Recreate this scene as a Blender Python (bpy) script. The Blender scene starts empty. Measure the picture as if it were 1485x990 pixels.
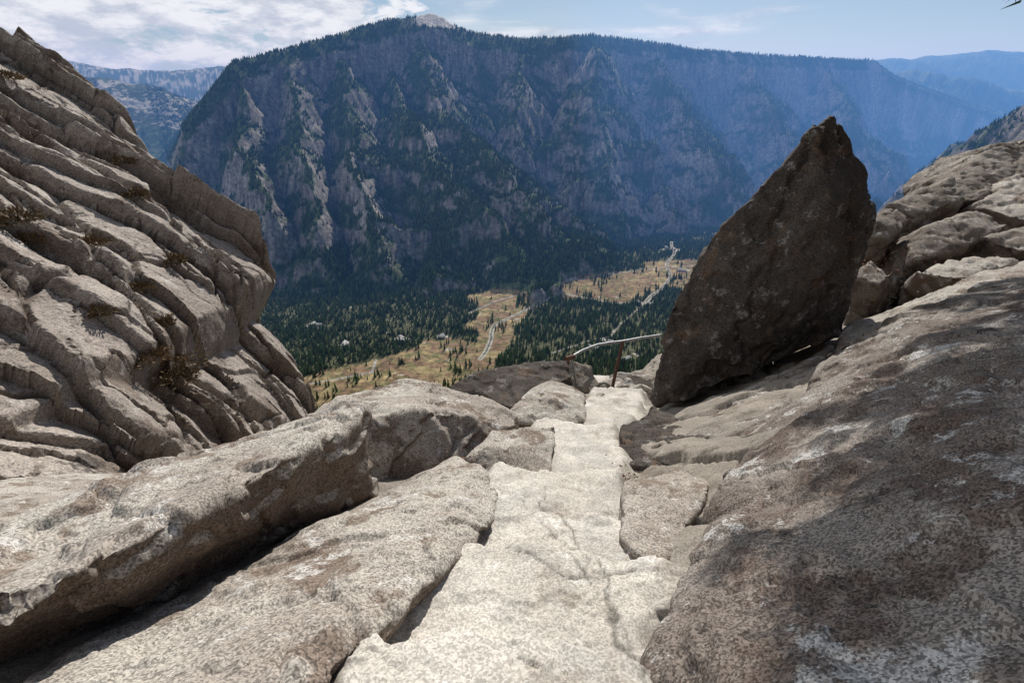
import bpy, bmesh, math, time
import numpy as np
from mathutils import Vector
from mathutils.bvhtree import BVHTree
T0=time.time()
rng=np.random.default_rng(7)
scene=bpy.context.scene
CP,SP=math.cos(math.radians(26)),math.sin(math.radians(26))
F=742.5
# ---------------------------------------------------------------- unprojection helpers (image pixels and estimated depths -> world metres)
def W(u,v,d):
    t=(u-742.5)/F; q=(495-v)/F
    return (t*d,(CP+SP*q)*d,(-SP+CP*q)*d)
def az_ratio(u,v):
    x,y,z=W(u,v,1.0); return x/y,z/y
FLOOR=-740.0
def on_floor(u,v):
    x,y,z=W(u,v,1.0); k=FLOOR/z; return (x*k,y*k)
def at_Y(u,v,Y):
    x,y,z=W(u,v,1.0); k=Y/y; return (x*k,Y,z*k)
# ---------------------------------------------------------------- noise
def _h(ix,iy,iz,seed):
    h=(ix.astype(np.int64)*374761393+iy.astype(np.int64)*668265263+iz.astype(np.int64)*1440662683+seed*974634777)&0xFFFFFFFF
    h=((h^(h>>13))*1274126177)&0xFFFFFFFF
    h=((h^(h>>15))*2246822519)&0xFFFFFFFF
    return h^(h>>16)
def hsh(ix,iy,seed):
    return (_h(ix,iy,np.zeros_like(ix),seed)&0xFFFF)/65535.-.5
def noise3(p,seed=0):
    f=np.floor(p); i=f.astype(np.int64); r=(p-f)
    w=r*r*r*(r*(r*6-15)+10)
    out=0
    for dx in (0,1):
        wx=w[:,0] if dx else 1-w[:,0]
        for dy in (0,1):
            wy=w[:,1] if dy else 1-w[:,1]
            for dz in (0,1):
                wz=w[:,2] if dz else 1-w[:,2]
                h=_h(i[:,0]+dx,i[:,1]+dy,i[:,2]+dz,seed)
                g=((h&1023)/511.5-1)*(r[:,0]-dx)+(((h>>10)&1023)/511.5-1)*(r[:,1]-dy)+(((h>>20)&1023)/511.5-1)*(r[:,2]-dz)
                out=out+wx*wy*wz*g
    return out
def noise2(x,y,seed=0):
    fx=np.floor(x); fy=np.floor(y); ix=fx.astype(np.int64); iy=fy.astype(np.int64); rx=x-fx; ry=y-fy
    wx=rx*rx*rx*(rx*(rx*6-15)+10); wy=ry*ry*ry*(ry*(ry*6-15)+10); out=0
    z=np.zeros_like(ix)
    for dx in (0,1):
        for dy in (0,1):
            h=_h(ix+dx,iy+dy,z,seed)
            g=((h&2047)/1023.5-1)*(rx-dx)+(((h>>11)&2047)/1023.5-1)*(ry-dy)
            out=out+(wx if dx else 1-wx)*(wy if dy else 1-wy)*g
    return out*1.3
def fbm3(p,o=4,seed=0,g=.5):
    a=1;s=0
    for k in range(o):
        s=s+a*noise3(p*(2.03**k)+k*17.3,seed+k); a*=g
    return s
def fbm2(x,y,o=4,seed=0,g=.5):
    a=1;s=0
    for k in range(o):
        f=2.03**k; s=s+a*noise2(x*f+k*13.7,y*f-k*7.1,seed+k); a*=g
    return s
def ridged2(x,y,o=4,seed=0,g=.5):
    a=1;s=0;t=0
    for k in range(o):
        f=2.07**k; s=s+a*(1-np.abs(noise2(x*f+k*9.7,y*f+k*5.1,seed+k))*2.0); t+=a; a*=g
    return s/t
def worley3(p,seed=0,jit=.9):
    f=np.floor(p).astype(np.int64); n=len(p)
    F1=np.full(n,9.);F2=np.full(n,9.);ID=np.zeros(n,np.int64);C=np.zeros((n,3))
    for dx in (-1,0,1):
        for dy in (-1,0,1):
            for dz in (-1,0,1):
                c=f+np.array([dx,dy,dz]); h=_h(c[:,0],c[:,1],c[:,2],seed)
                q=c+.5+jit*(np.stack([(h&1023)/1023.,((h>>10)&1023)/1023.,((h>>20)&1023)/1023.],1)-.5)
                d=np.sqrt(((p-q)**2).sum(1))
                m=d<F1; F2=np.where(m,F1,np.minimum(F2,d)); F1=np.where(m,d,F1)
                ID=np.where(m,h,ID); C[m]=q[m]
    return F1,F2,ID,C
def sstep(a,b,x):
    t=np.clip((x-a)/(b-a),0,1); return t*t*(3-2*t)
# ---------------------------------------------------------------- mesh helpers
def add_obj(name,me,mat=None,parent=None):
    ob=bpy.data.objects.new(name,me); scene.collection.objects.link(ob)
    if mat: me.materials.append(mat)
    if parent: ob.parent=parent
    return ob
def np_mesh(name,V,Fc,smooth=True,col=None,colname="tint"):
    V=np.ascontiguousarray(V,dtype=np.float32); Fc=np.ascontiguousarray(Fc,dtype=np.int32)
    me=bpy.data.meshes.new(name); k=Fc.shape[1]; n=len(Fc)
    me.vertices.add(len(V)); me.vertices.foreach_set('co',V.ravel())
    me.loops.add(n*k); me.loops.foreach_set('vertex_index',Fc.ravel())
    me.polygons.add(n); me.polygons.foreach_set('loop_start',np.arange(0,n*k,k,dtype=np.int32))
    me.polygons.foreach_set('use_smooth',np.full(n,smooth,dtype=bool))
    me.update(calc_edges=True)
    if col is not None:
        ca=me.color_attributes.new(name=colname,type='FLOAT_COLOR',domain='POINT')
        c=np.ones((len(V),4),dtype=np.float32); c[:,:3]=col; ca.data.foreach_set('color',c.ravel())
    return me
def grid_faces(r,c):
    i=np.arange(r-1)[:,None]*c+np.arange(c-1)[None,:]
    return np.stack([i,i+1,i+c+1,i+c],-1).reshape(-1,4)
def hull_into(bm,pts):
    b=bmesh.new()
    for p in pts: b.verts.new(p)
    res=bmesh.ops.convex_hull(b,input=b.verts)
    junk=[g for g in set(res['geom_interior']+res['geom_unused']) if isinstance(g,bmesh.types.BMVert)]
    if junk: bmesh.ops.delete(b,geom=junk,context='VERTS')
    me=bpy.data.meshes.new('t'); b.to_mesh(me); b.free(); bm.from_mesh(me); bpy.data.meshes.remove(me)
def remesh_hulls(sets,voxel):
    bm=bmesh.new()
    for s in sets: hull_into(bm,s)
    me=bpy.data.meshes.new('t'); bm.to_mesh(me); bm.free()
    ob=bpy.data.objects.new('t',me); scene.collection.objects.link(ob)
    m=ob.modifiers.new('r','REMESH'); m.mode='VOXEL'; m.voxel_size=voxel; m.adaptivity=0
    dg=bpy.context.evaluated_depsgraph_get(); ev=ob.evaluated_get(dg); out=bpy.data.meshes.new_from_object(ev)
    bpy.data.objects.remove(ob); bpy.data.meshes.remove(me)
    return out
def getco(me):
    V=np.empty(len(me.vertices)*3,np.float32); me.vertices.foreach_get('co',V); return V.reshape(-1,3).astype(np.float64)
def setco(me,V):
    me.vertices.foreach_set('co',V.astype(np.float32).ravel()); me.update()
def getno(me):
    V=np.empty(len(me.vertices)*3,np.float32); me.vertices.foreach_get('normal',V); return V.reshape(-1,3).astype(np.float64)
def laplace(me,it):
    if it<=0: return
    V=getco(me); n=len(V)
    E=np.empty(len(me.edges)*2,np.int32); me.edges.foreach_get('vertices',E); E=E.reshape(-1,2)
    deg=np.bincount(E[:,0],minlength=n)+np.bincount(E[:,1],minlength=n); deg=np.maximum(deg,1)
    for _ in range(it):
        S=np.stack([np.bincount(E[:,0],V[E[:,1],k],n)+np.bincount(E[:,1],V[E[:,0],k],n) for k in range(3)],1)
        V=V*.4+.6*S/deg[:,None]
    setco(me,V)
def rock(name,sets,mat,voxel=.025,smooth=3,amp=.05,size=.8,seed=1,joints=3,facet=.6,fine=.005,step=.02,cw=.010,parent=None):
    me=remesh_hulls(sets,voxel); laplace(me,smooth)
    V=getco(me); Nn=getno(me); rr=np.random.default_rng(seed*31+5)
    p=V/size
    d=amp*(fbm3(p,4,seed,.48)*1.2)
    ch=fbm3(p*1.3+5,4,seed+3); d-=facet*amp*.55*sstep(.05,.09,ch); d-=facet*amp*.3*sstep(.20,.23,fbm3(p*2.1+8,3,seed+4))
    wp=p*1.3+.5*np.stack([noise3(p*1.5+9,seed+5),noise3(p*1.5+31,seed+6),noise3(p*1.5+57,seed+7)],1)
    F1,F2,ID,C=worley3(wp,seed+11)
    tilt=(wp-C)@np.array([.5,-.4,.6])*(((ID>>12)&255)/255.-.5)*2
    d+=facet*amp*1.1*tilt*sstep(0,.15,F2-F1)
    c0=V.mean(0); ext=np.linalg.norm(V.max(0)-V.min(0))
    wob=.045*size*fbm3(V*2.2/size,4,seed+51)*2
    for k in range(joints):
        nv=rr.normal(size=3); nv/=np.linalg.norm(nv); c=rr.normal()*ext*.16
        s=(V-c0)@nv-c+wob*(1+k*.3)
        m=sstep(-.12,.1,noise3(V*.9/size+k*7,seed+61))
        d+=step*np.tanh(s/.012)*.5*m*np.exp(-(s/(.5*size))**2)-step*1.3*np.exp(-(s/cw)**2)*m
    d+=fine*1.5*fbm3(V*9,4,seed+31,.55)
    pit=noise3(V*16,seed+41); d-=fine*2.2*sstep(.28,.55,pit)
    V+=Nn*d[:,None]
    setco(me,V)
    me.polygons.foreach_set('use_smooth',np.ones(len(me.polygons),dtype=bool)); me.name=name
    return add_obj(name,me,mat,parent)
# ---------------------------------------------------------------- materials
class NT:
    def __init__(s,name):
        s.m=bpy.data.materials.new(name); s.m.use_nodes=True; s.t=s.m.node_tree; s.t.nodes.clear()
        s.out=s.t.nodes.new('ShaderNodeOutputMaterial')
    def n(s,ty,props=None,**k):
        nd=s.t.nodes.new(ty)
        for a,b in (props or {}).items(): setattr(nd,a,b)
        for a,b in k.items():
            key=int(a[1:]) if a[0]=='i' and a[1:].isdigit() else a.replace('_',' ')
            s.set(nd,key,b)
        return nd
    def set(s,nd,key,b):
        i=nd.inputs[key]
        if isinstance(b,bpy.types.NodeSocket): s.t.links.new(b,i)
        elif isinstance(b,bpy.types.Node): s.t.links.new(b.outputs[0],i)
        else:
            if isinstance(b,tuple) and len(b)==3 and i.type=='RGBA': b=b+(1,)
            i.default_value=b
    def noise(s,co,sc,det=6,ro=.6,dist=0):
        return s.n('ShaderNodeTexNoise',Vector=co,Scale=sc,Detail=det,Roughness=ro,Distortion=dist).outputs[0]
    def rng(s,v,a,b,c=0.,d=1.):
        return s.n('ShaderNodeMapRange',{'interpolation_type':'SMOOTHSTEP'},i0=v,i1=a,i2=b,i3=c,i4=d).outputs[0]
    def mix(s,f,a,b,mode='MIX'):
        nd=s.n('ShaderNodeMix',{'data_type':'RGBA','blend_type':mode}); s.set(nd,0,f); s.set(nd,6,a); s.set(nd,7,b); return nd.outputs[2]
    def math(s,op,a,b=0.):
        return s.n('ShaderNodeMath',{'operation':op},i0=a,i1=b).outputs[0]
def granite(name,light,dark,stain,lichen_c,stain_lo=.5,lichen=.58,black=.6,bump=1.,path_attr=False,sc=1.,spk=1.,lsc=4.5,side=.0):
    g=NT(name); co=g.n('ShaderNodeTexCoord').outputs['Object']
    n1=g.noise(co,1.1*sc,4,.6); n2=g.noise(co,2.4*sc,5,.68); n5=g.noise(co,lsc*sc,6,.74)
    c=g.mix(g.rng(n1,.42,.58),light,dark)
    c=g.mix(g.rng(n2,stain_lo,stain_lo+.08,0,.85),c,stain)
    c=g.mix(g.rng(n5,lichen,lichen+.06,0,.85),c,lichen_c)
    c=g.mix(g.rng(n5,.40,.35,0,black),c,(.05,.043,.037))
    if side>0:   # brown varnish on steep and overhanging faces, darkened to paint in their shade
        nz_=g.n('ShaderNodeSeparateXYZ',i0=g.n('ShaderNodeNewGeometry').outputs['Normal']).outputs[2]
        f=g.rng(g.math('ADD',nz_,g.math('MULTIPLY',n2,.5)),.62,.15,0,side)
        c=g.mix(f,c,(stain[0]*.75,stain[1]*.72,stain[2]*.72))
    vo=g.n('ShaderNodeTexVoronoi',{'feature':'F1'},Vector=co,Scale=150*sc).outputs['Color']
    vs=g.n('ShaderNodeSeparateColor',i0=vo).outputs[0]
    sp=g.rng(vs,0.,1.,1-.5*spk,1+.45*spk)
    c=g.mix(1.,c,g.n('ShaderNodeCombineColor',i0=sp,i1=sp,i2=sp).outputs[0],'MULTIPLY')
    if path_attr:
        a=g.n('ShaderNodeVertexColor',{'layer_name':'tint'}).outputs[0]
        c=g.mix(1.,c,a,'MULTIPLY')
    hh=g.math('ADD',g.noise(co,5*sc,5,.6),g.math('MULTIPLY',vs,.02))
    b2=g.n('ShaderNodeBump',Strength=.55*bump,Distance=.03/sc,Height=hh).outputs[0]
    p=g.n('ShaderNodeBsdfPrincipled',Base_Color=c,Roughness=.92,Normal=b2); p.inputs['Specular IOR Level'].default_value=.2
    g.t.links.new(p.outputs[0],g.out.inputs[0]); return g.m
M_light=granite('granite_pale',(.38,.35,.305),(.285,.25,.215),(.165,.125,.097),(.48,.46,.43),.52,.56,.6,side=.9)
M_slab=granite('granite_slab',(.225,.20,.175),(.15,.125,.107),(.10,.074,.06),(.40,.39,.37),.50,.555,.75,1.3,spk=1.2,lsc=3.2)
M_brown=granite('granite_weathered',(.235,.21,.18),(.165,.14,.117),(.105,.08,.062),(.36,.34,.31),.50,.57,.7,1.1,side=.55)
M_dark=granite('granite_dark_varnish',(.078,.066,.057),(.052,.043,.037),(.105,.07,.048),(.19,.175,.16),.56,.565,.65,1.1,spk=1.35,lsc=5)
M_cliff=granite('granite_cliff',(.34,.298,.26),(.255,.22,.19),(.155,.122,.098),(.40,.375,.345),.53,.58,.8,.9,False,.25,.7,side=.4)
M_path=granite('granite_path',(.54,.505,.45),(.47,.435,.38),(.37,.33,.28),(.60,.575,.53),.56,.58,.25,.7,True,spk=.6)
def simple(name,col,rough=.8,metal=0,var=None,sc=5):
    g=NT(name); co=g.n('ShaderNodeTexCoord').outputs['Object']
    c=g.mix(g.rng(g.noise(co,sc,4,.7),.35,.65),col,var or tuple(x*.6 for x in col))
    p=g.n('ShaderNodeBsdfPrincipled',Base_Color=c,Roughness=rough,Metallic=metal)
    g.t.links.new(p.outputs[0],g.out.inputs[0]); return g.m
# ---------------------------------------------------------------- camera
cam=bpy.data.cameras.new('camera'); co=bpy.data.objects.new('camera',cam); scene.collection.objects.link(co)
cam.lens=18; cam.sensor_width=36; cam.clip_start=.05; cam.clip_end=60000; co.rotation_euler=(math.radians(64),0,0); scene.camera=co
# ---------------------------------------------------------------- light and sky
SA,SE=math.radians(12),math.radians(39)
sund=Vector((math.sin(SA)*math.cos(SE),math.cos(SA)*math.cos(SE),math.sin(SE)))
sl=bpy.data.lights.new('sun','SUN'); sl.energy=5.0; sl.angle=math.radians(.5); sl.color=(1,.95,.88)
so=bpy.data.objects.new('sun',sl); scene.collection.objects.link(so); so.rotation_euler=(-sund).to_track_quat('-Z','Y').to_euler()
w=bpy.data.worlds.new('World'); scene.world=w; w.use_nodes=True; nt=w.node_tree; nt.nodes.clear()
try:
    w.cycles.sampling_method='MANUAL'; w.cycles.sample_map_resolution=256
except Exception: pass
class WT(NT):
    def __init__(s,t): s.t=t
g=WT(nt); wo=nt.nodes.new('ShaderNodeOutputWorld')
sky=g.n('ShaderNodeTexSky',{'sky_type':'NISHITA','sun_disc':False,'sun_elevation':SE,'sun_rotation':SA,'altitude':2000,'air_density':1.2,'dust_density':1.6,'ozone_density':2.0})
tc=g.n('ShaderNodeTexCoord').outputs['Generated']
sep=g.n('ShaderNodeSeparateXYZ',i0=tc)
mp=g.n('ShaderNodeMapping',Vector=tc,Scale=(1,1,2.8)).outputs[0]
mp2=g.n('ShaderNodeMapping',Vector=tc,Scale=(1,1,9.)).outputs[0]
cn=g.noise(mp,6.5,7,.6,.3); cs=g.noise(mp2,2.2,5,.55,.3)
leftness=g.rng(sep.outputs[0],.05,-.30,-.11,.16)
cum=g.rng(g.math('ADD',cn,leftness),.53,.60)
strk=g.rng(cs,.52,.66,0,.8)
cl=g.math('MAXIMUM',cum,strk)
shade=g.rng(g.noise(mp,13,5,.6),.38,.60)
cc=g.mix(shade,(8.2,8.7,9.6),(13.8,14.0,14.3))
mixed=g.mix(g.math('MULTIPLY',cl,.95),sky.outputs[0],cc)
bg=g.n('ShaderNodeBackground',Color=mixed,Strength=.07)
nt.links.new(bg.outputs[0],wo.inputs[0])
# ---------------------------------------------------------------- far terrain
def tab(pts):
    a=np.array([az_ratio(u,v) for u,v in pts]); o=np.argsort(a[:,0]); return a[o,0],a[o,1]
SKY_A,SKY_R=tab([(248,250),(265,190),(285,160),(310,128),(338,92),(430,68),(500,48),(560,30),(590,27),(602,25),(612,21),(628,19),(643,26),(655,36),(680,48),(760,57),(860,52),(930,60),(1000,71),(1100,80),(1200,85),(1265,88),(1300,112),(1340,128),(1400,150),(1485,175),(1650,200)])
FAR_A,FAR_R=tab([(-200,60),(60,80),(100,90),(150,98),(210,106),(260,101),(330,99),(400,100),(1100,100),(1265,89),(1350,82),(1485,74),(1650,66)])
MID_A,MID_R=tab([(-200,110),(60,100),(100,110),(160,118),(230,128),(290,150),(330,190),(500,260)])
MR_A,MR_R=tab([(1000,300),(1150,160),(1265,100),(1330,103),(1400,112),(1485,130),(1650,150)])
SPURS=[]
def spur(pts,k,warp=1.): SPURS.append((np.array([at_Y(*p) for p in pts]),k,warp))
spur([(605,40,4100),(640,140,3300),(700,210,2750),(765,270,2500),(842,338,2350)],.80)
spur([(500,60,3700),(500,140,3000),(515,240,2450),(535,360,2050)],1.25)
spur([(560,90,3700),(605,180,2850),(665,260,2430),(740,345,2180)],.95)
spur([(340,100,3050),(345,180,2600),(372,300,2100)],1.7)
spur([(425,80,3300),(430,180,2700),(450,310,2130)],1.4)
spur([(760,75,4150),(745,130,3700),(765,200,3300)],1.2)
spur([(872,60,4150),(862,140,3500),(878,268,2950)],1.1)
spur([(950,75,4400),(1000,160,3750),(1065,262,3300)],1.0)
spur([(1095,92,4800),(1140,180,4150),(1200,262,3800)],1.0)
spur([(1200,95,5200),(1240,170,4600),(1290,245,4300)],1.0)
spur([(1348,268,3500),(1385,206,3150),(1438,198,2900),(1487,138,2700),(1620,30,2500)],1.5,.1)
def seg_h(x,y,P,k):
    best=np.full(x.shape,-1e9)
    for i in range(len(P)-1):
        a,b=P[i],P[i+1]; dx,dy=b[0]-a[0],b[1]-a[1]; L=dx*dx+dy*dy
        t=np.clip(((x-a[0])*dx+(y-a[1])*dy)/L,0,1)
        d=np.hypot(x-a[0]-t*dx,y-a[1]-t*dy)
        best=np.maximum(best,a[2]+t*(b[2]-a[2])-k*np.maximum(0,d-12))
    return best
def Hfar(x,y):
    a=x/np.maximum(y,1.)
    w1=fbm2(x/600,y/600,4,90); w2=fbm2(x/600+7,y/600,4,95)
    wx=x+90*w1; wy=y+90*w2
    Yb=np.interp(a,[-.7,-.505,-.116,.148,.344,.73,1.2],[1650,1800,2150,2600,3300,4427,5200])
    Yr=np.interp(a,[-.65,-.5,-.3,-.13,.1,.35,.62,.9,1.3],[2600,2950,3600,4200,4400,4800,5600,6300,6800])
    rat=np.interp(a,SKY_A,SKY_R,left=-.6); Hr=np.maximum(rat*Yr,FLOOR)
    s=(y-Yb)/(Yr-Yb)
    prof=np.interp(s,[0,.2,.45,.65,.8,.93,1.,1.3,2.5],[0,.04,.12,.25,.50,.92,1.,.99,.8])
    z=FLOOR+(Hr-FLOOR)*prof
    kv=(1+.5*fbm2(x/260,y/260,3,55))
    for P,k,wf in SPURS:
        z=np.maximum(z,seg_h(x+(wx-x)*wf,y+(wy-y)*wf,P,k*kv))
    env=sstep(FLOOR+10,FLOOR+200,z)*(1-sstep(.86,1.0,s))
    g1=ridged2(wx/520,wy/1000,4,3); g2=ridged2(wx/150,wy/300,4,13)
    left=1-.45*sstep(-.05,-.25,a)
    z=z-env*(80*np.clip(.9-g1,0,1)+38*left*np.clip(.8-g2,0,1))
    tb=(z+40*fbm2(x/300,y/300,3,77))/170.; ft=tb-np.floor(tb); z=z+env*35*(sstep(.55,.8,ft)-ft)*sstep(-.3,.3,fbm2(x/350,y/350,2,79))
    z=z+env*12*fbm2(x/60,y/60,4,23)+(sstep(.9,1.05,s))*(a>-.6)*10*fbm2(x/120,y/120,3,29)
    far=FLOOR+(np.interp(a,FAR_A,FAR_R)*9000+60*fbm2(x/700,y/700,4,31)-FLOOR)*np.exp(-((y-9000)/1700)**2)
    mid=FLOOR+(np.interp(a,MID_A,MID_R,right=-.2)*5600+90*ridged2(x/500,y/500,4,37)-60-FLOOR)*np.exp(-((y-5600)/1100)**2)
    mr=FLOOR+(np.interp(a,MR_A,MR_R,left=-.2)*7000+160*ridged2(x/800,y/900,4,39)-120-FLOOR)*np.exp(-((y-7000)/1000)**2)
    z=np.maximum(z,np.maximum(mr,np.maximum(far,mid)))
    r=np.hypot(x,y)
    hill=-22-.735*(r-12)+np.minimum(r*.03,25)*(fbm2(x/90,y/90,4,61))-np.minimum(20,r*.02)
    z=np.maximum(np.maximum(z,FLOOR+3*fbm2(x/80,y/80,3,71)),hill)
    return z
def inpoly(x,y,poly):
    c=np.zeros(x.shape,bool); n=len(poly)
    for i in range(n):
        x1,y1=poly[i]; x2,y2=poly[(i+1)%n]
        if y1==y2: continue
        c^=((y1>y)!=(y2>y))&(x<(x2-x1)*(y-y1)/(y2-y1)+x1)
    return c
meadows=[[on_floor(*p) for p in pl] for pl in [
 [(415,560),(470,536),(540,524),(580,512),(620,492),(700,495),(726,506),(712,540),(670,556),(610,577),(530,580),(420,592)],
 [(676,428),(760,412),(830,401),(940,391),(1060,381),(1060,410),(1000,427),(960,414),(905,442),(850,434),(800,436),(775,448),(750,468),(715,487),(676,476),(700,448)],
 [(700,470),(745,462),(748,486),(722,520),(690,505)],
 [(930,380),(1010,376),(1060,372),(1060,388),(940,396)]]]
river=[on_floor(*p) for p in [(690,520),(716,490),(722,470),(760,448),(820,425),(890,440),(935,438),(962,420),(970,392),(975,360),(978,350)]]
road1=[on_floor(*p) for p in [(430,560),(540,540),(545,522)]]
road2=[on_floor(*p) for p in [(676,456),(720,436),(830,407),(935,390),(1080,380)]]
road3=[on_floor(*p) for p in [(800,512),(860,492),(885,488),(900,470),(935,440)]]
def pdist(x,y,P):
    b=np.full(x.shape,1e9)
    for i in range(len(P)-1):
        a,c=P[i],P[i+1]; dx,dy=c[0]-a[0],c[1]-a[1]
        t=np.clip(((x-a[0])*dx+(y-a[1])*dy)/(dx*dx+dy*dy),0,1); b=np.minimum(b,np.hypot(x-a[0]-t*dx,y-a[1]-t*dy))
    return b
lots=[on_floor(*p)+(r,) for p,r in [((582,492),22),((455,473),24),((640,488),16),((880,497),20),((975,362),40),((935,440),22),((990,392),24),((905,520),18),((500,500),14),((860,505),14)]]
def cover(x,y):
    wx=x+26*fbm2(x/60,y/60,4,81); wy=y+34*fbm2(x/60+5,y/60,4,83)
    m=np.zeros(x.shape,bool)
    for pl in meadows: m|=inpoly(wx,wy,pl)
    rx=x+14*np.sin(y/60.)
    riv=pdist(rx,y,river); rd=np.minimum(np.minimum(pdist(x,y,road1),pdist(x,y,road2)),pdist(x,y,road3)+1.5)
    lot=np.zeros(x.shape)
    for lx,ly,lr in lots: lot=np.maximum(lot,1-np.hypot((x-lx)/1.8,(y-ly))/lr)
    return m,riv,rd,lot
rows=np.concatenate([np.geomspace(14,900,70,endpoint=False),np.arange(900,2700,5.),np.arange(2700,5600,10.),np.geomspace(5600,26000,130)])
angs=np.tan(np.radians(np.concatenate([np.linspace(-75,-47,50,endpoint=False),np.linspace(-47,47,1050),np.linspace(47.3,75,50)])))
A,R=np.meshgrid(angs,rows); X=(A*R).ravel(); Y=R.ravel()
Z=Hfar(X,Y)
nr,nc=R.shape
Xg,Yg,Zg=X.reshape(nr,nc),Y.reshape(nr,nc),Z.reshape(nr,nc)
dzr=np.gradient(Zg,axis=0)/np.gradient(Yg,axis=0)
dzx=np.gradient(Zg,axis=1)/np.gradient(Xg,axis=1)
slope=np.hypot(dzr,dzx).ravel()
med,riv,rd,lot=cover(X,Y)
onfl=(Z<FLOOR+12)
nz=fbm2(X/45,Y/45,5,101); nz2=fbm2(X/260,Y/260,4,103)
rockm=sstep(1.1,1.8,slope+.7*nz+1.0*nz2)
forest=np.array([.042,.068,.030]); brush=np.array([.09,.115,.05]); grey=np.array([.17,.16,.15])
fm=sstep(-.1,.35,nz+.6*nz2)
col=forest*(1-fm[:,None])+brush*fm[:,None]
strk_=fbm2(X/18,Z/110,4,107)
col=col*(1-rockm[:,None])+grey*(1+.8*strk_+.6*nz2)[:,None]*rockm[:,None]
mc=np.array([.27,.215,.115])*(1+.6*nz2+.4*nz)[:,None]; rust=np.array([.195,.125,.085]); rm=sstep(-.2,.15,fbm2(X/70,Y/50,4,109))
mc=mc*(1-.75*rm[:,None])+rust*.75*rm[:,None]
gm=sstep(.05,.25,fbm2(X/40+9,Y/35,4,111)); mc=mc*(1-.6*gm[:,None])+np.array([.12,.135,.06])*.6*gm[:,None]
col=np.where((onfl&med)[:,None],mc,col)
col=np.where((onfl&~med)[:,None],np.array([.09,.095,.052])*(1+.5*nz)[:,None],col)
col=np.where((onfl&(riv<8))[:,None],np.array([.36,.34,.29]),col)
col=np.where((onfl&(riv<2.6))[:,None],np.array([.10,.12,.11]),col)
col=np.where((onfl&(rd<4.0))[:,None],np.array([.30,.29,.265]),col)
col=np.where((onfl&(lot+.5*nz>.35))[:,None],np.array([.40,.38,.345]),col)
aa=X/Y
dome=(np.abs(aa+.128)<.034)&(Z>395)&(Y<4700)
col=np.where(dome[:,None],np.array([.52,.49,.45])*(1+.4*nz)[:,None],col)
ro=sstep(.05,.3,nz+nz2)[:,None]
col=np.where((Y>4800)[:,None]&(aa<-.4)[:,None],np.array([.06,.075,.045])*(1-ro)+np.array([.33,.31,.28])*ro,col)
me=np_mesh('mountain_terrain',np.stack([X,Y,Z],1),grid_faces(nr,nc),True,np.clip(col,.01,.8))
g=NT('mountain_ground'); a=g.n('ShaderNodeVertexColor',{'layer_name':'tint'}).outputs[0]; oc=g.n('ShaderNodeTexCoord').outputs['Object']
n0=g.noise(oc,.055,5,.72); n=g.rng(n0,.3,.7,.5,1.5); c=g.mix(1.,a,g.n('ShaderNodeCombineColor',i0=n,i1=n,i2=n).outputs[0],'MULTIPLY')
b=g.n('ShaderNodeBump',Strength=.8,Distance=9.,Height=n0).outputs[0]
p=g.n('ShaderNodeBsdfPrincipled',Base_Color=c,Roughness=.95,Normal=b); p.inputs['Specular IOR Level'].default_value=.1
g.t.links.new(p.outputs[0],g.out.inputs[0]); add_obj('mountain_terrain',me,g.m)
print('terrain',time.time()-T0)
# ---------------------------------------------------------------- valley forest (one mesh)
def unit_tree(tiers,sides,seed):
    r=np.random.default_rng(seed); V=[];Fs=[]
    for k in range(tiers):
        f=k/max(1,tiers-.0); zb=.06+f*.88+r.uniform(-.02,.02); zt=min(1.,zb+1.55/tiers*(1-.35*f))
        if k==tiers-1: zt=1.
        rad=.135*(1-f)**.8+.012; base=len(V); V.append((r.uniform(-.01,.01),r.uniform(-.01,.01),zt))
        for j in range(sides):
            an=2*math.pi*(j+r.uniform(-.25,.25))/sides; rr=rad*(1.15 if j%2 else .7)*r.uniform(.8,1.2)
            V.append((rr*math.cos(an),rr*math.sin(an),zb+r.uniform(-.02,.02)))
        for j in range(sides): Fs.append((base,base+1+j,base+1+(j+1)%sides))
    return np.array(V),np.array(Fs)
def plant(x,y,z,h,variants,wid):
    VV=[];FF=[];CC=[];off=0; n=len(x); pick=rng.integers(0,len(variants),n)
    for k,(V,Fs) in enumerate(variants):
        i=np.where(pick==k)[0]; m=len(i)
        if m==0: continue
        an=rng.uniform(0,6.28,m); c,s=np.cos(an),np.sin(an); hh=h[i]; ww=hh*wid[i]
        P=np.empty((m,len(V),3))
        P[:,:,0]=x[i,None]+ww[:,None]*(V[None,:,0]*c[:,None]-V[None,:,1]*s[:,None])
        P[:,:,1]=y[i,None]+ww[:,None]*(V[None,:,0]*s[:,None]+V[None,:,1]*c[:,None])
        P[:,:,2]=z[i,None]-1+hh[:,None]*V[None,:,2]
        base=np.array([[.064,.098,.040]])*rng.uniform(.55,1.5,(m,1)); yl=(rng.random(m)<.04)[:,None]; base=np.where(yl,np.array([[.15,.16,.05]]),base)
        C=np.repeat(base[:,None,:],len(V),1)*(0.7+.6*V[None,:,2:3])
        VV.append(P.reshape(-1,3)); FF.append((Fs[None]+(np.arange(m)*len(V))[:,None,None]+off).reshape(-1,3)); CC.append(C.reshape(-1,3)); off+=m*len(V)
    return np.concatenate(VV),np.concatenate(FF),np.concatenate(CC)
NV=[unit_tree(5,10,s) for s in range(6)]; FV=[unit_tree(2,6,s+20) for s in range(4)]
n=44000; a=rng.uniform(-.62,.62,n); y=np.sqrt(rng.uniform(950**2,2750**2,n)); x=a*y; z=Hfar(x,y)
med,riv,rd,lot=cover(x,y); dn=fbm2(x/110,y/110,3,121)
keep=(z<FLOOR+40)&~(med&(rng.random(n)>.022+.4*(dn>.27)))&(riv>12)&(rd>9)&(lot<.12)&(rng.random(n)<.85+1.1*dn)
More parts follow.
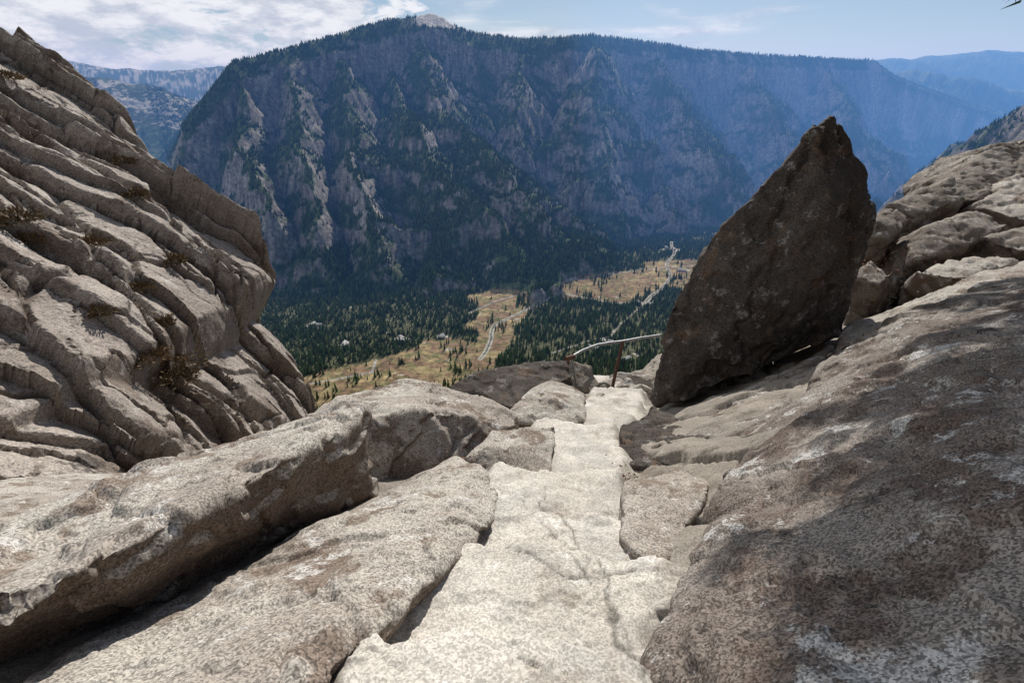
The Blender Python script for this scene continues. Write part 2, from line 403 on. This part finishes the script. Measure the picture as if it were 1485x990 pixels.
x,y,z=x[keep],y[keep],z[keep]; h=rng.uniform(12,30,len(x))*(1+.25*fbm2(x/200,y/200,2,5))
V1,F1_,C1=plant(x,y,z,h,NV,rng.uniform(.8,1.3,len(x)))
n=240000; a=rng.uniform(-.64,.98,n); y=np.exp(rng.uniform(math.log(1700),math.log(6800),n)); x=a*y; z=Hfar(x,y)
sx=(Hfar(x+6,y)-z)/6; sy=(Hfar(x,y+6)-z)/6; sl_=np.hypot(sx,sy); nn=fbm2(x/110,y/110,4,131)
pr=(1-sstep(.95,1.7,sl_+.5*nn))*np.clip(.75+1.3*nn,0.05,1)+.03
med,riv,rd,lot=cover(x,y)
keep=(rng.random(n)<pr)&((z>FLOOR+30)|(y>2600))&~((z<FLOOR+30)&(med|(rd<8)|(riv<9)|(lot>.1)))&~((np.abs(x/y+.128)<.03)&(z>395))
x,y,z=x[keep],y[keep],z[keep]; h=rng.uniform(10,26,len(x))
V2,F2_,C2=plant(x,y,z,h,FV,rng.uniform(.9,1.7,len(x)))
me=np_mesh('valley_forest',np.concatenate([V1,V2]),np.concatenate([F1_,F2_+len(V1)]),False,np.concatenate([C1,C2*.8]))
g=NT('conifer_foliage'); a=g.n('ShaderNodeVertexColor',{'layer_name':'tint'}).outputs[0]
p=g.n('ShaderNodeBsdfPrincipled',Base_Color=a,Roughness=.9); p.inputs['Specular IOR Level'].default_value=.1
g.t.links.new(p.outputs[0],g.out.inputs[0]); add_obj('valley_forest',me,g.m)
print('forest',len(V1),len(V2),time.time()-T0)
# ---------------------------------------------------------------- valley lodges
Mw=simple('lodge_wall',(.45,.40,.33)); Mr=simple('lodge_roof',(.5,.5,.48))
for i,(lx,ly,lr) in enumerate(lots):
    for j in range(2):
        par=bpy.data.objects.new('lodge_building',None); scene.collection.objects.link(par)
        cx,cy=lx+rng.uniform(-lr,lr),ly+rng.uniform(-lr,lr)*.7; L,B,Hh=rng.uniform(14,30),rng.uniform(9,13),rng.uniform(5,8); an=rng.uniform(0,3)
        par.location=(cx,cy,FLOOR+1); par.rotation_euler=(0,0,an)
        V=[(-L/2,-B/2,-2),(L/2,-B/2,-2),(L/2,B/2,-2),(-L/2,B/2,-2),(-L/2,-B/2,Hh),(L/2,-B/2,Hh),(L/2,B/2,Hh),(-L/2,B/2,Hh),(-L/2,0,Hh+3.5),(L/2,0,Hh+3.5)]
        m=bpy.data.meshes.new('walls'); m.from_pydata(V,[],[(0,1,5,4),(1,2,6,9,5),(2,3,7,6),(3,0,4,8,7)]); add_obj('walls',m,Mw,par)
        e=1.; V=[(-L/2-e,-B/2-e,Hh-.4),(L/2+e,-B/2-e,Hh-.4),(L/2+e,0,Hh+3.8),(-L/2-e,0,Hh+3.8),(-L/2-e,B/2+e,Hh-.4),(L/2+e,B/2+e,Hh-.4)]
        m=bpy.data.meshes.new('roof'); m.from_pydata(V,[],[(0,1,2,3),(3,2,5,4)]); add_obj('roof',m,Mr,par)
# ---------------------------------------------------------------- haze (homogeneous air volumes over the valley)
def haze(name,x0,x1,y0,y1,z0,z1,dens,em_s):
    bm=bmesh.new(); bmesh.ops.create_cube(bm,size=1)
    for v in bm.verts: v.co=Vector((x0+(v.co.x+.5)*(x1-x0),y0+(v.co.y+.5)*(y1-y0),z0+(v.co.z+.5)*(z1-z0)))
    me=bpy.data.meshes.new(name); bm.to_mesh(me); bm.free()
    g=NT(name)
    ab=g.n('ShaderNodeVolumeAbsorption',Color=(.58,.33,0.,1.),Density=dens)
    em=g.n('ShaderNodeEmission',Color=(.42,1.15,2.9,1.),Strength=em_s)
    ad=g.n('ShaderNodeAddShader',i0=ab.outputs[0],i1=em.outputs[0]); g.t.links.new(ad.outputs[0],g.out.inputs['Volume'])
    return add_obj(name,me,g.m)
haze('valley_haze',-20000,20000,1200,27300,-900,620,6.5e-5,1.8e-5)
haze('valley_haze',400,20500,2500,27200,-880,560,6.5e-5,2.5e-5)
# ---------------------------------------------------------------- near ground with the trail
def xp(y): return np.interp(y,[0,.93,1.74,2.8,4.5,5.7,8,10],[-.1,-.03,.25,.33,.65,1.25,1.95,2.1])
bnd=[-1,.2,1.0,1.72,2.3,2.95,3.7,4.6,5.6,6.6,7.7,8.9,10.2,30]
kn_y=[];kn_z=[]
L=lambda y:-1.6-.48*(y-1)
for i in range(len(bnd)-1):
    a,b=bnd[i],bnd[i+1]; mid=(a+b)/2; tr=.22 if b-a<3 else .48
    kn_y+= [a+.035,b-.035]; kn_z+=[L(mid)+tr*(mid-a-.035),L(mid)-tr*(b-.035-mid)]
def gz(x,y,detail=True):
    X0=xp(y); base=L(y)+.4*np.maximum(0,x-X0-.55)-.3*np.maximum(0,-x-2)
    off=np.abs(x-X0+.02+.12*noise2(y*1.3,x*.3,88)); pm=1-sstep(.40,.62,off)
    yy=y+.22*noise2(x*1.1,y*.7,5)+.10*noise2(x*4,y*3,6)+.03*noise2(x*13,y*9,16)+.10*(x-X0)
    st=np.interp(yy,kn_y,kn_z)
    z=base*(1-pm)+st*pm-(1-pm)*.10
    ye=np.where(x>0,10.4+1.6*np.maximum(0,x-2.4),np.maximum(5.5,10.4+x*1.1)); ye=np.minimum(ye,17)
    z=z-.9*np.maximum(0,y-ye)-1.0*np.maximum(0,-x-8)
    rk=fbm2(x*.9,y*.9,5,91); z=z+(1-pm)*(x>0)*(.18*rk-.10*sstep(.0,.06,rk)+.08*sstep(.2,.24,rk))
    z=z+.06*fbm2(x*1.3,y*1.3,4,9)*(1-.55*pm)+.010*fbm2(x*6,y*6,4,19)*(1-.4*pm)
    return z,pm
ys=list(np.arange(-5,.3,.12)); v=.3
while v<24: ys.append(v); v+=.0075*max(v,.95)
xs=[0.]
while xs[-1]<15: xs.append(xs[-1]+.009+.013*xs[-1])
xs=np.array(xs); xs=np.concatenate([-xs[::-1][:-1],xs])+.3; ys=np.array(ys)
XX,YY=np.meshgrid(xs,ys); x=XX.ravel();y=YY.ravel()
z,pm=gz(x,y)
cr=np.zeros_like(x)
for k,(nx,ny,c,wd) in enumerate([(1,.35,.75,.005),(.15,1,1.62,.005),(-.35,1,2.5,.006),(.3,1,3.4,.008),(-.1,1,4.3,.009),(1,.1,.50,.006),(.3,1,6.2,.012),(1,.6,1.45,.005)]):
    s=nx*x+ny*y-c+.20*fbm2(x*1.5+k*5,y*1.5,4,200+k,.5)
    mk=sstep(-.05,.15,noise2(x*1.1+k*3,y*1.1,210+k))
    cr=np.maximum(cr,np.exp(-(s/wd)**2)*mk); z+=.004*np.tanh(s/.02)*np.exp(-(s/.25)**2)*pm*mk
z-=.010*cr
chp=fbm2(x*1.7,y*2.2,5,33,.55); z-=(.010*sstep(.02,.05,chp)+.008*sstep(.2,.23,chp))*pm
z-=.006*sstep(.25,.5,noise2(x*16,y*16,3))
tint=np.array([1,1,1])*pm[:,None]+np.array([.50,.475,.45])*(1-pm[:,None])
dirt=sstep(.0,.25,fbm2(x*1.1,y*1.1,4,44))*(1-pm)*(x>4); tint=tint*(1-dirt[:,None])+np.array([.48,.35,.26])*dirt[:,None]
gry=sstep(-.05,.15,fbm2(x*1.9+4,y*1.9,5,46)); tint=tint*(1-.16*gry[:,None]*np.array([1,.98,.93]))
tint=tint*(1-.6*cr[:,None])
ground=add_obj('granite_ground',np_mesh('granite_ground',np.stack([x,y,z],1),grid_faces(len(ys),len(xs)),True,tint),M_path)
print('ground',time.time()-T0)
# ---------------------------------------------------------------- rocks
def pts(L_): return [W(*p) for p in L_]
def low(P,dz,dx=0,dy=0): return [(p[0]+dx,p[1]+dy,p[2]-dz) for p in P]
# standing boulder: wedge-shaped body plus the split cap at its top
fr=[(1186,190,6.5),(1212,200,6.5),(1250,246,6.6),(1276,292,6.75),(1264,335,6.9),(1247,390,7.05),(1227,445,7.2),(1215,487,7.3),(1100,543,7.2),(1050,562,7.3),(1000,577,7.4),(950,592,7.5),(944,577,7.6),(957,520,7.45),(972,440,7.25),(1005,388,7.1),(1030,345,7.0),(1090,282,6.8),(1140,230,6.6),(1205,290,6.2),(1110,450,6.8),(1195,430,6.6)]
bk=[(1130+(u-1130)*.78,400+(v-400)*.80,d+1.4) for u,v,d in fr if (u,v)!=(1205,290)]
cap=[(1160,205,6.55),(1184,178,6.5),(1200,172,6.5),(1216,176,6.5),(1236,206,6.55),(1240,250,6.55),(1180,250,6.35),(1196,200,6.7),(1220,215,6.8)]
cap2=[(1212,205,6.5),(1238,215,6.55),(1256,242,6.6),(1262,275,6.65),(1225,290,6.45),(1235,240,6.85)]
rock('standing_boulder',[pts(fr+bk),pts(cap),pts(cap2)],M_dark,.03,1,.085,.9,3,5,1.0,fine=.009,step=.045,cw=.02)
# big slab on the right
top=pts([(920,1000,1.5),(935,930,1.68),(965,860,2.0),(1010,750,2.75),(1060,670,3.55),(1130,600,4.45),(1200,522,5.25),(1300,452,6.1),(1400,418,6.6),(1485,400,7.0),(1640,380,7.6),
 (1485,500,3.5),(1485,700,1.85),(1485,1000,1.0),(1300,600,3.1),(1700,600,2.2),(1300,480,5.0),(1800,1000,.8),(1200,800,1.85),(1100,930,1.45),(1250,1050,1.1)])
rock('granite_slab',[top+low(top,1.3,.25)],M_slab,.018,6,.07,.8,8,5,.7,fine=.007,step=.018)
b1=pts([(898,778,2.6),(905,700,3.35),(930,690,3.6),(978,678,3.8),(1036,692,3.5),(1005,752,2.9),(960,830,2.3),(940,800,2.5)])
rock('boulder',[b1+low(b1,.6)],M_light,.018,3,.04,.5,12)
b1=pts([(893,640,4.9),(900,612,5.6),(945,588,6.6),(985,605,6.2),(1060,640,4.6),(1020,688,4.1),(960,680,4.1),(905,672,4.3)])
rock('boulder',[b1+low(b1,.6)],M_dark,.025,3,.09,.6,13)
b1=pts([(1040,660,4.1),(985,622,5.2),(1000,600,5.8),(1100,560,6.2),(1200,515,6.6),(1210,500,7.2),(1130,600,4.6),(1080,640,4.2)])
rock('granite_ledge',[b1+low(b1,.6)],M_slab,.03,3,.08,.8,14)
b1=pts([(1190,520,6.6),(1230,470,7.6),(1300,440,8.0),(1420,395,8.3),(1600,350,9),(1600,400,7.5),(1400,425,7.2),(1290,465,6.6)])
rock('granite_ledge',[b1+low(b1,.8)],M_light,.035,3,.08,.9,15)
# left slabs
t=pts([(530,588,3.2),(500,592,3.45),(440,608,3.8),(330,655,3.4),(200,695,2.9),(0,752,2.3),(-250,830,1.9),(-250,990,1.3),(0,885,1.36),(100,830,1.56),(200,796,1.76),(350,706,2.27),(480,657,2.72),(520,612,3.0),(300,715,2.6),(100,770,2.05)])
bt=pts([(512,690,3.4),(488,745,3.45),(400,818,2.95),(280,908,2.4),(130,955,2.1),(0,1010,1.85),(-200,1100,1.6),(524,640,3.35)])
rock('leaning_slab',[t+bt+low(t[:6],.7)],M_light,.016,6,.09,.9,24,4,.8,fine=.006,step=.022)
t=pts([(700,686,3.45),(727,728,3.05),(718,765,2.75),(690,800,2.45),(620,852,2.05),(560,912,1.75),(480,1010,1.36),(300,1100,1.1),(40,1010,1.5),(180,940,2.05),(300,878,2.35),(400,818,2.8),(500,750,3.25),(600,700,3.55),(662,670,3.8)])
t=low(t,-.06)
rock('trail_edge_slab',[t+low(t,.5,-.25)],M_light,.014,4,.05,.7,23,5,.6,fine=.006,step=.02)
t=pts([(480,575,4.9),(540,553,5.4),(600,549,5.5),(690,572,5.3),(752,600,5.1),(757,614,4.8),(640,594,4.25),(535,600,3.9),(445,605,4.6),(700,640,4.6),(662,670,4.25),(600,700,4.1),(495,745,3.75),(505,690,3.9)])
rock('boulder',[t+low(t[:5],.9)],M_light,.022,3,.08,.9,31,4,.8,fine=.007)
t=pts([(712,622,4.3),(806,615,4.6),(806,640,4.35),(796,690,3.95),(765,650,4.1),(700,702,3.8),(674,684,3.95),(676,662,3.95),(720,650,4.0)])
rock('boulder',[t+low(t[:3],.5)],M_light,.015,2,.03,.4,33,2)
t=pts([(735,602,5.9),(760,572,6.4),(800,546,6.9),(850,572,6.5),(854,612,5.8),(800,620,5.6),(750,614,5.7),(800,575,6.0)])
rock('boulder',[t+low(t,.4,0,.5)],M_light,.022,5,.045,.6,35,2)
t=pts([(648,560,8.2),(690,539,8.6),(790,517,9.2),(822,521,9.2),(832,545,8.8),(792,556,8.4),(745,592,7.7),(700,578,7.9),(655,570,8.0)])
rock('boulder',[t+low(t,.8,0,.5)],M_dark,.03,3,.09,.7,37)
t=pts([(825,524,9.8),(858,530,9.9),(870,556,9.7),(862,574,9.5),(828,566,9.5)])
rock('boulder',[t+low(t,.5,0,.6)],M_brown,.03,3,.06,.6,39)
t=pts([(-250,700,6),(0,700,7.2),(250,682,9.5),(275,690,8.5),(200,705,6),(0,765,4.4),(-250,860,3)])
rock('granite_ledge',[t+low(t,1.2)],M_light,.04,4,.08,1.,41)
for k,(u,v,d,wd,hh) in enumerate([(885,560,10.5,.45,.3),(910,566,10.,.4,.3),(932,575,9.4,.5,.35),(905,553,11.,.5,.3),(935,560,10.6,.5,.45),(870,585,8.6,.3,.2),(868,565,10,.35,.3)]):
    c=np.array(W(u,v,d)); q=rng.normal(size=(16,3)); q/=np.linalg.norm(q,axis=1)[:,None]
    rock('trail_rock',[[tuple(c+r_*np.array([wd,.4,hh])*.8) for r_ in q]],M_light,.03,2,.05,.4,50+k,1)
print('rocks',time.time()-T0)
def blob(name,pl,mat,seed,thick=1.0,amp=.08,vox=.045,dz=1.3):
    t=pts(pl); rock(name,[t+[(p[0]+.3,p[1]+thick,p[2]-dz*.4) for p in t]+[(p[0]+.2,p[1]+.5*thick,p[2]-dz) for p in t]],mat,vox,1,amp,.9,seed,5,1.,fine=.007,step=.05,cw=.03)
blob('boulder',[(1264,342,9.8),(1268,312,10.1),(1300,298,10.3),(1320,318,10.1),(1292,346,9.7)],M_brown,61)
blob('boulder',[(1290,298,11.2),(1345,268,11.8),(1385,253,12),(1402,285,11.4),(1335,312,10.8)],M_brown,62)
blob('boulder',[(1378,258,12.8),(1432,215,13.5),(1500,200,14),(1600,190,14.5),(1600,280,13),(1485,262,12.4),(1400,292,11.9)],M_brown,63,2.)
blob('boulder',[(1318,352,9.6),(1345,328,10),(1420,303,10.6),(1467,324,10.2),(1385,364,9.5),(1326,377,9.2)],M_brown,64)
blob('boulder',[(1328,392,8.8),(1380,374,9.2),(1440,366,9.4),(1480,378,9.1),(1400,404,8.5)],M_light,65,.6)
blob('boulder',[(1422,346,9.8),(1485,328,10),(1600,320,10),(1600,360,9.2),(1485,362,9.3)],M_brown,66)
blob('boulder',[(1425,300,11.6),(1450,270,12),(1485,250,12.3),(1620,230,12.6),(1620,320,11),(1485,318,10.9)],M_light,67,1.5)
blob('boulder',[(1240,400,9.2),(1262,376,9.6),(1300,395,9.2),(1275,412,8.9)],M_brown,68,.5)
V=[];Fc=[]
ico=bmesh.new(); bmesh.ops.create_icosphere(ico,subdivisions=2,radius=1); iv=np.array([v.co[:] for v in ico.verts]); fi=np.array([[v.index for v in f.verts] for f in ico.faces]); ico.free()
k=0
for i in range(500):
    xx=rng.uniform(3.5,11); yy=rng.uniform(6.8,12)
    zz=float(gz(np.array([xx]),np.array([yy]))[0][0]); s=rng.uniform(.015,.11)**1.0
    q=iv*np.array([1,rng.uniform(.6,1),rng.uniform(.4,.8)])*s*(1+.5*noise3(iv*1.3+i*3.1,4))[:,None]
    V.append(q+np.array([xx,yy,zz])); Fc.append(fi+k); k+=len(iv)
add_obj('loose_gravel',np_mesh('loose_gravel',np.concatenate(V),np.concatenate(Fc),False),M_brown)
# ---------------------------------------------------------------- left cliff
up=pts([(-350,-190,27),(-100,-60,24),(0,30,22),(100,118,21),(210,218,20),(330,312,19.5),(405,400,19),(372,458,18.3),(300,560,15),(150,650,10.5),(0,690,8.3),(-300,720,5.5),(0,400,12.3),(150,400,15),(250,500,15),(0,200,16.5),(-300,300,11),(-300,100,17)])
lo=pts([(372,450,20),(394,540,19),(438,580,18.6),(462,604,18),(350,655,13),(250,695,10.5),(150,700,9.5),(0,712,8),(-300,760,5.2),(-300,600,8),(100,600,12),(300,520,17)])
me=remesh_hulls([up+[(p[0]-5,p[1]+6,p[2]-5) for p in up],lo+[(p[0]-4,p[1]+4,p[2]-6) for p in lo]],.06)
laplace(me,3); V=getco(me)
A0=np.array(W(0,200,16.5)); A1=np.array(W(300,360,18.)); A2=np.array(W(150,600,12))
Ld=A1-A0; Ld/=np.linalg.norm(Ld); Nn_=np.cross(Ld,A2-A0); Nn_/=np.linalg.norm(Nn_)
if Nn_[2]<0: Nn_=-Nn_
Md=np.cross(Nn_,Ld)
if Md@(A2-A0)<0: Md=-Md
l_,m_,n_=V@Ld,V@Md,V@Nn_
Q=np.stack([l_,m_,n_],1)
lw=l_+.8*noise3(Q*.3,1)+.16*fbm3(Q*1.0,3,2); mw=m_+2.2*noise3(Q*np.array([.10,.14,.12])+9,2)+.16*fbm3(Q*.9+4,3,3)
def sheets(w_,ln,seed,saw,off,ck,cwid,skew=.0):
    mm=(mw+skew*lw)/w_; b0=np.floor(mm); bi=b0.astype(np.int64)
    cut=.5+.55*hsh(bi,bi*0+9,seed); fr_=mm-b0; hi=fr_>cut; fm=np.where(hi,(fr_-cut)/(1-cut),fr_/cut); wl=np.where(hi,(1-cut),cut)*w_; bi=bi*2+hi
    ll=lw/ln*(1+.6*hsh(bi,bi*0+3,seed))+7*hsh(bi,bi*0,seed+1)+1.2*fm*hsh(bi,bi*0+4,seed)
    ci=np.floor(ll).astype(np.int64); fl=ll-ci
    r1=hsh(bi,ci,seed+2); r2=hsh(bi,ci,seed+3); r3=hsh(bi,ci,seed+4)
    d=saw*(.6+r1)*(fm-.5)+off*r2+off*.9*r3*(fl-.5)
    em=np.minimum(fm,1-fm)*wl; el=np.minimum(fl,1-fl)*ln
    return d-ck*np.exp(-(em/cwid)**2)*(r2>-.3)-ck*.8*np.exp(-(el/cwid)**2)*(r1+r3>-.3)
def wblocks(sz,seed,off,tl,ck,cw):
    p=np.stack([lw+.35*mw,mw-.15*lw,n_*0],1)/np.array(sz); p=p+.30*np.stack([noise3(p*.8,seed),noise3(p*.8+7,seed+1),0*l_],1); p[:,2]=.5
    F1,F2,ID,C=worley3(p,seed,.9); e=F2-F1
    r=((ID>>4)&1023)/1023.-.5; t1=((ID>>2)&255)/255.-.5; t2=((ID>>11)&255)/255.-.5
    return (off*r+tl*((p-C)[:,1]*(.4+t1)+(p-C)[:,0]*t2))*sstep(0,.05,e)-ck*np.exp(-(e/cw)**2)*(t1>-.3)
d=sheets(4.4,8.,5,1.0,.8,.45,.10)+wblocks((3.2,1.5,1.),61,.50,.50,.24,.055)+wblocks((1.4,.8,1.),71,.13,.24,.09,.05)*sstep(-.25,.1,noise3(Q*.4,9))
d+=.7*fbm3(Q*.2,3,12)+.10*fbm3(Q*1.6,5,13,.55)
V=V+d[:,None]*Nn_
setco(me,V); me.polygons.foreach_set('use_smooth',np.zeros(len(me.polygons),dtype=bool)); me.name='granite_cliff'
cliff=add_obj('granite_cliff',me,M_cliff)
print('cliff',len(V),time.time()-T0)
polys=[tuple(p.vertices) for p in me.polygons]
bvh=BVHTree.FromPolygons([tuple(v) for v in V],polys)
M_sh=simple('dry_shrub_leaf',(.17,.105,.05),.9,0,(.10,.075,.035),3)
for i,(u,v,s) in enumerate([(240,535,.6),(215,520,.4),(20,322,.45),(45,350,.3),(185,237,.4),(198,284,.3),(130,355,.3),(250,380,.35),(195,420,.3),(140,455,.3),(10,115,.4),(235,470,.25),(260,550,.4)]):
    dr=Vector(W(u,v,1)).normalized(); hit=bvh.ray_cast(Vector((0,0,0)),dr)
    if hit[0] is None: continue
    m=int(900*s+200); c=np.array(hit[0]); q=rng.normal(size=(m,3)); q/=np.linalg.norm(q,axis=1)[:,None]; q[:,2]=np.abs(q[:,2])
    rr=s*rng.uniform(.3,1,(m,1))**.6*(1+.9*noise3(q*2+i*5,1))[:,None]; pc=c+q*rr*np.array([1.2,1.2,.6])
    e1=rng.normal(size=(m,3))*.022; e2=q*.06+rng.normal(size=(m,3))*.015
    VV=np.stack([pc-e1,pc+e1,pc+e2*1.5],1).reshape(-1,3); FF=np.arange(3*m).reshape(-1,3)
    add_obj('dry_shrub',np_mesh('dry_shrub',VV,FF,False),M_sh)
# ---------------------------------------------------------------- pipe handrail
def tube(name,P,r,mat,parent,radii=None):
    cu=bpy.data.curves.new(name,'CURVE'); cu.dimensions='3D'; cu.bevel_depth=r; cu.bevel_resolution=3; cu.use_fill_caps=True
    s=cu.splines.new('POLY'); s.points.add(len(P)-1)
    for i,p in enumerate(P):
        s.points[i].co=(*p,1)
        if radii is not None: s.points[i].radius=radii[i]
    ob=bpy.data.objects.new(name,cu); scene.collection.objects.link(ob); dg=bpy.context.evaluated_depsgraph_get()
    m=bpy.data.meshes.new_from_object(ob.evaluated_get(dg)); bpy.data.objects.remove(ob)
    m.polygons.foreach_set('use_smooth',np.ones(len(m.polygons),dtype=bool)); return add_obj(name,m,mat,parent)
M_pipe=simple('galvanised_pipe',(.30,.31,.32),.5,.5,(.20,.20,.20),8); M_rust=simple('rusty_steel',(.14,.055,.03),.8,.3,(.07,.035,.025),12)
rail=bpy.data.objects.new('pipe_handrail',None); scene.collection.objects.link(rail)
tube('rail',pts([(816,532,9.2),(826,519,9.35),(845,508,9.7),(866,500,10.1),(885,497,10.2),(903,495,10.2),(930,490,10.4),(958,486,10.6)]),.028,M_pipe,rail)
tube('post_1',pts([(811,572,9.0),(818,545,9.15),(825,518,9.33)]),.035,M_rust,rail)
tube('post_2',pts([(887,566,9.9),(895,530,10.05),(903,496,10.2)]),.033,M_rust,rail)
tube('clamp',pts([(820,520,9.3),(832,517,9.45)]),.045,M_rust,rail)
tube('brace',pts([(836,560,9.6),(833,540,9.5),(829,519,9.42)]),.022,M_pipe,rail)
# ---------------------------------------------------------------- pine on the slope to the right (its limbs shade the slab)
M_bark=simple('pine_bark',(.13,.08,.05),.9,0,(.06,.045,.035),9); M_need=simple('pine_needles',(.05,.08,.03),.8,0,(.03,.05,.02),6)
pine=bpy.data.objects.new('pine_tree',None); scene.collection.objects.link(pine)
base=np.array([5.4,3.2,-1.7])
trk=[base+np.array([.12*math.sin(k*1.1),.08*math.sin(k*.7),k*.95]) for k in range(11)]
tube('trunk',[tuple(p) for p in trk],.22,M_bark,pine,[1.15-.1*k for k in range(11)])
sv=np.array(sund)
tips=[]
for (S,kk) in [(W(1330,560,3.1),5.4),(W(1270,590,3.3),5.7),(W(1400,620,2.5),5.0),(W(1460,700,1.9),4.5),(W(1440,800,1.5),4.5),(W(1470,930,1.1),4.2),(W(1340,445,6.3),8.6),(W(1440,430,6.4),8.6),(W(1480,560,3.0),5.4),(W(1420,480,4.2),6.6),(W(1400,700,2.0),4.6),(W(1480,820,1.4),4.4),(W(1360,510,4.0),6.4),(W(1390,900,1.35),4.4),(W(1440,640,2.2),4.9),(W(1370,660,2.3),4.9),(W(1340,770,1.8),4.6),(W(1480,630,2.3),4.9),(W(1430,560,3.0),5.4),(W(1460,760,1.6),4.5),(W(1420,860,1.35),4.4)]:
    tips.append(tuple(np.array(S)+sv*kk))
tips+=[(7.5,4.5,2.2),(7.2,1.5,2.0),(5.5,.3,2.4),(7.0,5.5,3.4),(6.8,2.6,4.6),(6.4,1.6,4.8),(6.1,3.9,5.9),(5.6,1.9,6.2),(5.2,3.9,7.2)]
NVs=[]
for i,tp in enumerate(tips):
    tp=np.array(tp); k=min(9,max(2,int((tp[2]-base[2]-.5)/.95))); s0=trk[k]; mid=(s0+tp)/2+np.array([0,0,.15])
    P=[s0,(s0*.6+mid*.4),mid,(mid+tp)/2+rng.normal(size=3)*.06,tp]
    tube('limb_%d'%(i+1),[tuple(p) for p in P],.05,M_bark,pine,[1.2,1,.75,.5,.2])
    Ln=np.linalg.norm(tp-s0)
    for j in range(int(Ln*6)+14):
        f=rng.uniform(.55,1.05); c=(1-f)*s0+f*tp+np.array([0,0,.15*4*f*(1-f)])+rng.normal(size=3)*np.array([.28,.28,.12])*(.6+.6*rng.random())
        m=120; q=rng.normal(size=(m,3)); q/=np.linalg.norm(q,axis=1)[:,None]; e=rng.normal(size=(m,3)); e/=np.linalg.norm(e,axis=1)[:,None]
        c2=c+rng.normal(size=(m,3))*.06; NVs.append(np.stack([c2-e*.014,c2+e*.014,c2+q*.15],1).reshape(-1,3))
NVs=np.concatenate(NVs); add_obj('needles',np_mesh('needles',NVs,np.arange(len(NVs)).reshape(-1,3),False),M_need,pine)
# leaf litter caught in the joints beside the trail
LV=[]
for (u,v,d,r,n_l) in [(672,676,3.85,.10,200),(655,700,3.5,.08,120),(905,690,3.7,.08,120),(1265,385,9.4,.5,300),(1300,360,9.9,.4,250)]:
    c=np.array(W(u,v,d)); pc=c+rng.normal(size=(n_l,3))*np.array([r,r,.02]); e=rng.normal(size=(n_l,3))*.010*max(1,d/5); f_=rng.normal(size=(n_l,3))*.010*max(1,d/5)
    LV.append(np.stack([pc,pc+e,pc+f_],1).reshape(-1,3))
LV=np.concatenate(LV); add_obj('leaf_litter',np_mesh('leaf_litter',LV,np.arange(len(LV)).reshape(-1,3),False),simple('dead_leaf',(.22,.09,.045),.9,0,(.12,.06,.035),20))
print('done',len(NVs),time.time()-T0)
scene.view_settings.view_transform='Standard'; scene.view_settings.look='None'; scene.view_settings.exposure=0
